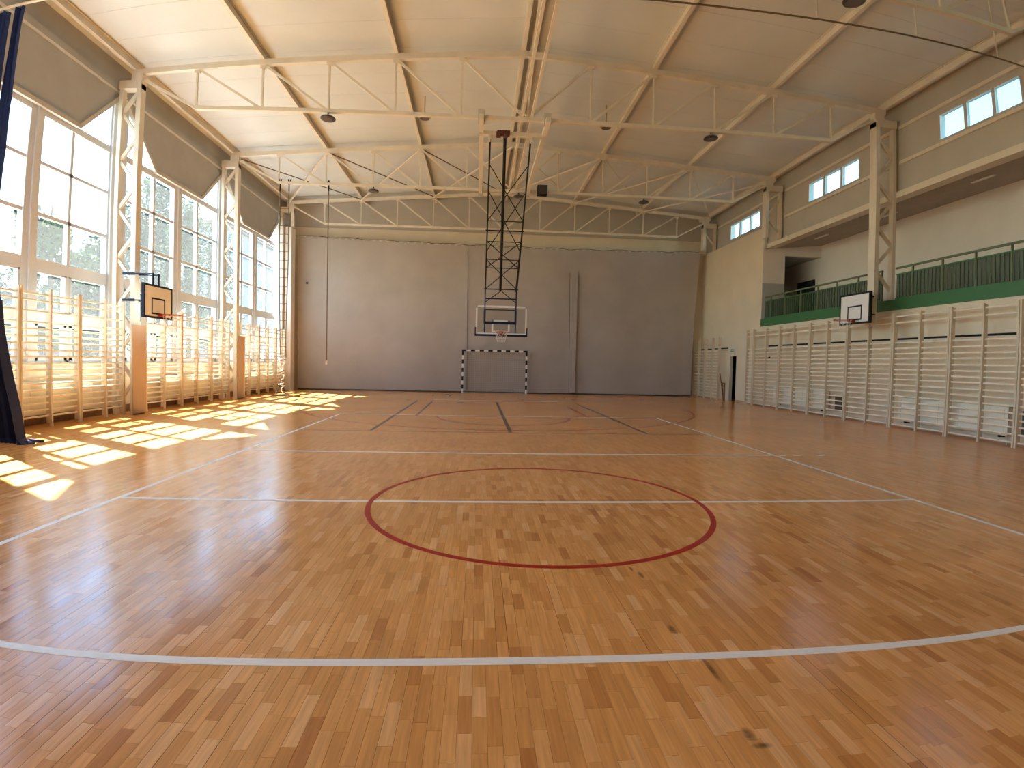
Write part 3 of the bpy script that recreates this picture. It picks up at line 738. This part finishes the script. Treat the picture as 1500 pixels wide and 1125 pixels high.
ring(.78, yb-.38, 2.56, .225, .011).box(.70, .86, yb-.16, yb, 2.50, 2.60).tube([(.60, yb-.25, 2.56), (.78, yb-.02, 2.44)], .01, 6).tube([(.96, yb-.25, 2.56), (.78, yb-.02, 2.44)], .01, 6).build('rim', M['orange'], t)
hoop_net(.78, yb-.38, 2.56, .22).build('net', M['cord'], t)
MB().tube([(1.56, T[2]-.25, ZB-.1), (1.60, T[2]-.25, ZB-.1), (1.27, yb-.03, 4.0)], .014, 8).build('back_stay', M['black'], t)

# ---------------------------------------------------------------- handball goal
gx0, gx1, gy, gz = -.74, 2.34, 25.05, 2.06
t = thing('handball_goal', 'black and white striped handball goal before the grey net wall', 'goal', ((gx0+gx1)/2, gy, 0))
def striped(p, q, n, start, name):
    p = Vector(p); q = Vector(q)
    o = MB().beam(p, q, .078, .078).build(name, M['white'], t)
    for k in range(start, n, 2):
        a = p+(q-p)*k/n; b = p+(q-p)*(k+1)/n
        MB().beam(a, b, .082, .082).build('black_stripe', M['black'], o)
striped((gx0, gy, 0), (gx0, gy, gz-.04), 10, 1, 'goal_post'); striped((gx1, gy, 0), (gx1, gy, gz-.04), 10, 1, 'goal_post')
striped((gx0-.04, gy, gz), (gx1+.04, gy, gz), 15, 0, 'crossbar')
MB().tube([(gx0, gy, gz-.05), (gx0, gy+.20, gz-.1), (gx0, gy+.20, .02)], .012, 6).tube([(gx1, gy, gz-.05), (gx1, gy+.20, gz-.1), (gx1, gy+.20, .02)], .012, 6).tube([(gx0, gy+.20, .02), (gx1, gy+.20, .02)], .012, 6).build('rear_frame', M['greytrim'], t)
mb = MB()
nx, nz = 31, 20
for i in range(nx+1):
    x = gx0+(gx1-gx0)*i/nx; mb.tube([(x, gy+.03, gz-.04), (x, gy+.18, gz-.12), (x, gy+.18, .03)], .003, 4)
for k in range(nz+1):
    z = .03+(gz-.15)*k/nz; mb.tube([(gx0, gy+.18, z), (gx1, gy+.18, z)], .003, 4)
o = mb.build('goal_net', M['greytrim'], t); o['kind'] = 'stuff'

# ---------------------------------------------------------------- grey net across the end of the hall
t = thing('divider_net', 'huge grey fabric net hung across the whole end of the hall', 'net', (1.1, 25.45, 0))
NXc, NZc = 360, 24
def redge(z):
    f = z/7.2; return 10.76+.06*f+.42*max(0, f-.25)**2
def netpt(i, k):
    u = i/NXc; z = 7.2*k/NZc
    x0 = -8.72-.06*(z/7.2); x1 = redge(z); x = x0+(x1-x0)*u
    top = 7.36-.62*u*(1-u)*1.1-.15*u + (.07*abs(math.sin(u*math.pi*60)) if k == NZc else 0)
    z2 = .05+(top-.05)*k/NZc
    y = 25.42+.03*math.sin(u*38)*(1-.3*k/NZc)+.03*math.sin(u*11+1)+(-.05*math.exp(-((x-4.62)/.12)**2) if z < 6 else 0)+(.08*math.exp(-((x-.5)/1.6)**2) if z < 2 else 0)
    if x > 10.3: y -= .10*(x-10.3)
    return (x, y, z2)
mb = MB(); mb.add([netpt(i, k) for k in range(NZc+1) for i in range(NXc+1)],
       [(k*(NXc+1)+i, k*(NXc+1)+i+1, (k+1)*(NXc+1)+i+1, (k+1)*(NXc+1)+i) for k in range(NZc) for i in range(NXc)])
o = mb.build('net_panel', M['net'], t, True)
MB().tube([Vector(netpt(i, 0))+Vector((0, 0, -.02)) for i in range(0, NXc+1, 2)], .035, 6).build('bottom_hem', M['netdark'], t)
MB().tube([(-9.0, 25.42, 7.42)]+[Vector(netpt(i, NZc))+Vector((0, 0, .03)) for i in range(0, NXc+1, 5)]+[(11.44, 25.42, 7.3)], .010, 6).build('hanging_cable', M['netdark'], t)
for xx, zt in ((-.52, 7.0), (4.5, 6.0)):
    MB().tube([(xx-.08, 25.33, zt), (xx, 25.33, .1)], .012, 6).build('seam_cord', M['netdark'], t)
MB().box(4.52, 4.80, 25.30, 25.34, .1, 5.9).build('overlap_strip', M['net'], t)
tag(MB().lathe((-8.29, 25.36, 5.08), [(.0, 0), (.05, .01), (.05, .09), (0, .1)], 10).build('black_ball', M['black']), 'tiny black ball caught high on the left of the grey net', 'ball')

# ---------------------------------------------------------------- navy divider curtain gathered at the left
t = thing('divider_curtain', 'navy divider curtain gathered against the left edge of the photo', 'curtain', (-8.3, 8.6, 0))
def fold(prof, name, m_, nw=14, amp=.07):
    # prof: list of (z, xleft, xright)
    mb = MB(); vs_ = []; K = len(prof)
    for z, a, b in prof:
        for i in range(nw*2+1):
            f = i/(nw*2); x = a+(b-a)*f
            vs_.append((x, 8.6+amp*math.cos(i*math.pi)*(.6+.4*math.sin(i*1.7))+.03*math.sin(z*2+i), z))
    n = nw*2+1
    mb.add(vs_, [(k*n+i, k*n+i+1, (k+1)*n+i+1, (k+1)*n+i) for k in range(K-1) for i in range(n-1)])
    o = mb.build(name, m_, t); sm = o.modifiers.new('s', 'SOLIDIFY'); sm.thickness = .006
    return o
fold([(2.40, -8.62, -8.00), (1.9, -8.62, -7.97), (1.4, -8.62, -7.88), (1.0, -8.60, -7.78), (.6, -8.58, -7.66), (.3, -8.58, -7.60), (.1, -8.58, -7.56), (.01, -8.60, -7.46)], 'lower_panel', M['blue'], 12, .10)
fold([(7.66, -8.36, -8.17), (6.8, -8.34, -8.14), (5.9, -8.32, -8.10), (5.0, -8.36, -8.10), (4.0, -8.40, -8.10), (3.2, -8.5, -8.08), (2.38, -8.60, -8.02)], 'upper_mesh', M['bluemesh'], 5, .05)
fold([(7.64, -8.85, -8.55), (6.6, -8.8, -8.45), (5.6, -8.78, -8.36), (4.4, -8.75, -8.34), (3.2, -8.7, -8.34), (2.38, -8.62, -8.2)], 'upper_mesh', M['bluemesh'], 6, .05)
MB().tube([(-7.62, 8.5, .03), (-7.50, 8.62, .02), (-7.38, 8.60, .02)], [.05, .04, .02], 6).tube([(-7.6, 8.75, .03), (-7.5, 8.8, .02), (-7.4, 8.85, .02)], [.05, .035, .02], 6).build('hem_tassel', M['blue'], t)
t = thing('curtain_rail', 'thin dark curtain rail spanning the hall near the camera', 'rail', (1, 8.58, 7.72))
MB().tube([(-9.40, 8.58, 7.70), (-6.5, 8.58, 7.72)], .028, 8).build('light_rail_end', M['steel'], t)
MB().tube([(-6.5, 8.58, 7.72), (4.0, 8.58, 7.72), (11.56, 8.58, 7.72)], .016, 8).build('rail_wire', M['rope'], t)
for x in (-7.2, -4.5, -1.5, 4.24, 5.85, 7.95, 9.97):
    MB().tube([(x, 8.58, 7.84), (x, 8.58, zdk(x)+.02)], .016, 6).tube([(x, 8.58, 7.72), (x, 8.58, 7.85)], .010, 6).build('hanger_rod', M['steel'], t)

# ---------------------------------------------------------------- lamps, speaker
LP = [(-3.93, 13.43, 'left of the middle on the first whole truss'), (6.06, 13.43, 'right of the middle on the first whole truss'), (-3.9, 19.05, 'left of the middle on the second whole truss'),
      (6.05, 19.05, 'right of the middle on the second whole truss'), (1.36, 19.05, 'right beside the hanging hoop frame'), (6.03, 7.81, 'cut off by the top of the photo')]
for x, y, nm in LP:
    t = thing('pendant_lamp', 'dark round disc lamp, ' + nm, 'lamp', (x, y, 7.6), 'dark disc lamps under the trusses')
    MB().tube([(x, y, 7.76), (x, y, 7.66)], .018, 8).build('stem', M['black'], t)
    MB().lathe((x, y, 7.58), [(.165, 0), (.185, .01), (.19, .03), (.16, .06), (.07, .08), (.05, .11)], 24).build('housing', M['lampdark'], t, True)
    MB().lathe((x, y, 7.572), [(.13, 0), (.13, .008)], 20).build('lens', M['lens'], t)
for x, nm in ((-1.78, 'left'), (3.83, 'right')):
    y = 16.0; zc = zdk(x)
    t = thing('ceiling_lamp', 'tan round lamp on the ceiling, %s of the hanging hoop frame' % nm, 'lamp', (x, y, zc))
    MB().tube([(x, y, zc), (x, y, 8.98)], .018, 8).build('stem', M['lampcream'], t)
    MB().lathe((x, y, 8.90), [(.17, 0), (.19, .02), (.19, .05), (.12, .09), (.05, .11)], 24).build('housing', M['lampcream'], t, True)
    MB().lathe((x, y, 8.885), [(.14, 0), (.14, .015)], 20).build('lens', M['lens'], t)
t = thing('speaker_box', 'black square speaker box hung on the second whole truss', 'speaker', (2.19, 18.9, 7.62))
MB().box(2.02, 2.38, 18.72, 18.98, 7.62, 7.96).build('cabinet', M['black'], t)
MB().box(2.04, 2.36, 18.70, 18.72, 7.64, 7.94).build('grille', M['netdark'], t)
MB().box(2.17, 2.23, 18.95, 19.06, 7.76, 7.82).build('bracket', M['black'], t)

# ---------------------------------------------------------------- climbing rope and rope ladder
t = thing('climbing_rope', 'single thin brown climbing rope hanging before the grey net', 'rope', (-5.5, 19.05, 7.7))
MB().tube([(-5.50, 19.05, 7.56), (-5.50, 19.05, 1.33)], .019, 8).build('rope', M['rope'], t)
MB().tube([(-5.50, 19.05, 1.45), (-5.50, 19.05, 1.31)], .03, 8).build('rope_end', M['cord'], t)
MB().tube([(-5.50, 19.05, 7.93), (-5.50, 19.05, 7.55)], .028, 8).tube([(-5.56, 19.05, 7.86), (-5.44, 19.05, 7.86)], .02, 6).build('hook', M['black'], t)
t = thing('rope_ladder', 'hanging rope ladder with its lower end bundled above the floor', 'rope ladder', (-7.07, 19.1, 7.7))
for x0, x1 in ((-7.23, -7.19), (-6.91, -6.99)):
    MB().tube([(x0, 19.05, 7.5), (x0, 19.07, 5), (x1, 19.1, 2.1), (x1+.02, 19.1, 1.5)], .017, 6).build('side_rope', M['rope'], t)
    MB().tube([(x0-.03, 19.05, 7.93), (x0, 19.05, 7.75), (x0, 19.05, 7.5)], .022, 6).tube([(x0+.05, 19.05, 7.93), (x0, 19.05, 7.72)], .018, 6).build('hook', M['black'], t)
for k in range(19):
    z = 7.2-.31*k; f = (7.5-z)/5.4; xa = -7.23+.04*f; xb = -6.91-.08*f
    MB().tube([(xa-.01, 19.08, z), (xb+.01, 19.08, z)], .011, 6).build('rung', M['wood'], t)
random.seed(3)
pts = [(-7.10, 19.08, 1.62)]
for k in range(26): pts.append((-7.12+random.uniform(-.13, .13), 19.08+random.uniform(-.06, .06), 1.6-k*.055))
MB().tube(pts, .016, 6).build('bundled_rope', M['cord'], t)
for k in range(5):
    z = 1.35-k*.2; MB().tube([(-7.28+.03*k, 19.05, z), (-6.98-.02*k, 19.12, z+(-1)**k*.12)], .016, 6).build('bundled_rung', M['wood'], t)
MB().tube([(-7.36, 18.95, .16), (-6.92, 18.95, .16), (-6.92, 19.25, .16), (-7.36, 19.25, .16)], .012, 6, True).tube([(-7.3, 19.0, .16), (-7.12, 19.08, .62)], .010, 6).tube([(-6.95, 19.0, .16), (-7.1, 19.08, .62)], .010, 6).build('base_frame', M['black'], t)

# ---------------------------------------------------------------- gallery railing
def railing(y0, y1, lab):
    t = thing('gallery_railing', lab, 'railing', (XW+.0, (y0+y1)/2, 3.5))
    x = XW-.0
    MB().box(x-.025, x+.025, y0, y1, 4.33, 4.38).build('handrail', M['olive'], t)
    MB().box(x-.012, x+.012, y0, y1, 4.17, 4.20).box(x-.012, x+.012, y0, y1, 3.50, 3.54).build('rail', M['green'], t)
    y = y0
    while y < y1+.01:
        MB().box(x-.02, x+.02, min(y, y1-.02)-.0, min(y, y1-.02)+.04, 3.5, 4.34).build('post', M['olive'], t); y += .955
    n = int((y1-y0)/.12)
    bm_ = post_cache.setdefault('gb', MB().box(-.008, .008, -.010, .010, 0, .64).mesh('baluster', M['baluster']))
    for k in range(1, n): inst('baluster', bm_, t, (x, y0+(y1-y0)*k/n, 3.54))
    MB().box(x+.022, x+.026, y0, y1, 3.50, 4.19).build('mesh_sheet', M['greennet'], t)
railing(13.75, 19.95, 'green gallery railing beyond the column that carries the right hoop')
railing(YF+.1, 13.25, 'green gallery railing on the near side of the right hoop column')

# ---------------------------------------------------------------- small things on the right
t = thing('exit_sign', 'small green and white emergency exit sign above the dark doorway', 'sign', (XW-.02, 22.45, 2.26))
MB().box(XW-.03, XW, 22.28, 22.62, 2.20, 2.36).build('plate', M['white'], t)
MB().box(XW-.034, XW-.03, 22.30, 22.60, 2.215, 2.345).build('green_field', M['exit'], t)
mb = MB().box(XW-.037, XW-.034, 22.34, 22.41, 2.23, 2.33).beam((XW-.036, 22.55, 2.28), (XW-.036, 22.45, 2.28), .003, .02, (0,0,1)).prism([(22.47, 2.255), (22.47, 2.305), (22.43, 2.28)], 'x', XW-.037, XW-.034)
mb.build('pictogram', M['white'], t)
tag(MB().box(XW-.03, XW, 19.42, 19.50, 1.92, 2.02).box(XW-.04, XW-.03, 19.44, 19.48, 1.95, 1.99).build('wall_switch', M['black']), 'small black switch on the wall beside the doorway block', 'switch')
t = thing('wooden_stand', 'small brown wooden trestle leaning beside the open doorway', 'stand', (11.1, 22.6, 0))
MB().beam((11.08, 22.87, 1.23), (11.1, 22.50, 0.0), .03, .04).build('long_leg', M['wood'], t)
MB().beam((11.1, 22.40, 0.0), (11.1, 22.42, .81), .03, .04).build('leg', M['wood'], t)
MB().beam((11.09, 22.40, .80), (11.09, 22.76, .80), .03, .04).build('cross_piece', M['wood'], t)
MB().beam((11.16, 22.62, 0), (11.12, 22.66, .8), .03, .03).build('rear_leg', M['wood'], t)

# ---------------------------------------------------------------- outside the tall windows
g = MB().box(-90, -9.8, -40, 130, -.32, -.30).build('ground', M['grass']); g['kind'] = 'structure'
pv = MB().box(-14.5, -9.8, -40, 60, -.30, -.26).build('ground_paving', M['asphalt']); pv['kind'] = 'structure'
def tree(x, y, h, r, leaf, bark, lab, n=5200, droop=0, low=.3, size=.11, grp='trees outside the windows'):
    t = thing('tree', lab, 'tree', (x, y, -.3), grp)
    rnd = random.Random(int(x*31+y*17))
    mb = MB().tube([(x, y, -.3), (x+.1, y, h*.35), (x-.05, y+.1, h*.7), (x, y, h*.93)], [.22, .16, .09, .03], 8)
    ctr = []
    for k in range(16):
        a = rnd.uniform(0, 6.28); z = h*(low+(.92-low)*rnd.random()); f = 1-abs((z/h-low)/(1-low)-.4)*.9; rr = r*rnd.uniform(.3, .75)*f
        c = Vector((x+rr*math.cos(a), y+rr*math.sin(a), z)); ctr.append((c, r*rnd.uniform(.28, .48)))
        mb.tube([(x, y, max(.5, z-rr*.7)), tuple(c)], [.05, .015], 5)
    mb.build('trunk', M[bark], t)
    vs_ = []; fs = []
    for k in range(n):
        c, cr_ = ctr[k % len(ctr)]
        d = Vector((rnd.gauss(0,1), rnd.gauss(0,1), rnd.gauss(0,1))).normalized()*cr_*rnd.random()**.4
        if droop: d.z = d.z*1.3-rnd.random()*droop
        p = c+d; a = Vector((rnd.gauss(0,1), rnd.gauss(0,1), rnd.gauss(0,1))).normalized(); b = a.cross(Vector((rnd.gauss(0,1), rnd.gauss(0,1), rnd.gauss(0,1)))).normalized()
        s_ = size*rnd.uniform(.6, 1.3); o = len(vs_)
        vs_ += [p-a*s_, p+b*s_*.5, p+a*s_, p-b*s_*.5]; fs.append((o, o+1, o+2, o+3))
    me = bpy.data.meshes.new('foliage'); me.from_pydata([tuple(v) for v in vs_], [], fs); me.materials.append(M[leaf])
    inst('foliage', me, t, None)
tree(-18, 21.9, 8.3, 1.9, 'leafA', 'bark', 'bright green leafy tree outside the nearest window bay', low=.25, size=.15, n=8000)
tree(-20.2, 27.2, 7.4, 2.3, 'leafB', 'bark', 'darker tree outside, beside the nearest lattice column', low=.2, n=9000, size=.15)
tree(-22, 36.5, 14.5, 4.0, 'leafC', 'birch', 'tall drooping birch outside the second window bay', 14000, 1.6, .25, .17)
tree(-15.3, 27.2, 10.0, 1.2, 'leafC', 'birch', 'slimmer drooping birch nearer the windows, left of the tall birch', 6000, 1.5, .25, .12)
tree(-24, 47, 13.5, 3.5, 'leafB', 'bark', 'dark leafy tree outside the right part of the second window bay', 5000, .5, .2, .15)
tree(-17, 16.5, 7.5, 1.3, 'leafB', 'bark', 'narrow dark tree outside behind the navy curtain', 3000, 0, .2, .1)
tree(-30, 30, 7.5, 3.2, 'leafB', 'bark', 'low dark tree filling the background outside', 4500, 0, .1, .17)
tree(-30, 44, 8.0, 3.6, 'leafB', 'bark', 'broad dark tree farther outside', 4500, 0, .1, .17)
def building(x, y0, y1, h, fm, lab, nw, nf):
    t = thing('building', lab, 'building', (x, (y0+y1)/2, -.3), 'buildings outside')
    MB().box(x-10, x, y0, y1, -.3, h).build('facade', M[fm], t)
    MB().box(x-10.4, x+.4, y0-.4, y1+.4, h, h+.4).build('roof', M['roof'], t)
    for k in range(nf):
        for j in range(nw):
            a = y0+(y1-y0)*(j+.3)/nw; b = y0+(y1-y0)*(j+.75)/nw; z0 = .8+k*(h/nf); 
            f = MB().box(x, x+.05, a, b, z0, z0+1.5).build('window', M['frame'], t)
            MB().box(x+.05, x+.07, a+.1, (a+b)/2-.04, z0+.1, z0+1.4).box(x+.05, x+.07, (a+b)/2+.04, b-.1, z0+.1, z0+1.4).build('pane', M['farpane'], f)
building(-34, 18, 50, 5.5, 'facade', 'long low pale building seen below the trees through the nearest windows', 12, 2)
building(-30, 62, 86, 17, 'facade', 'pale block of flats seen through the farthest window bay', 8, 6)
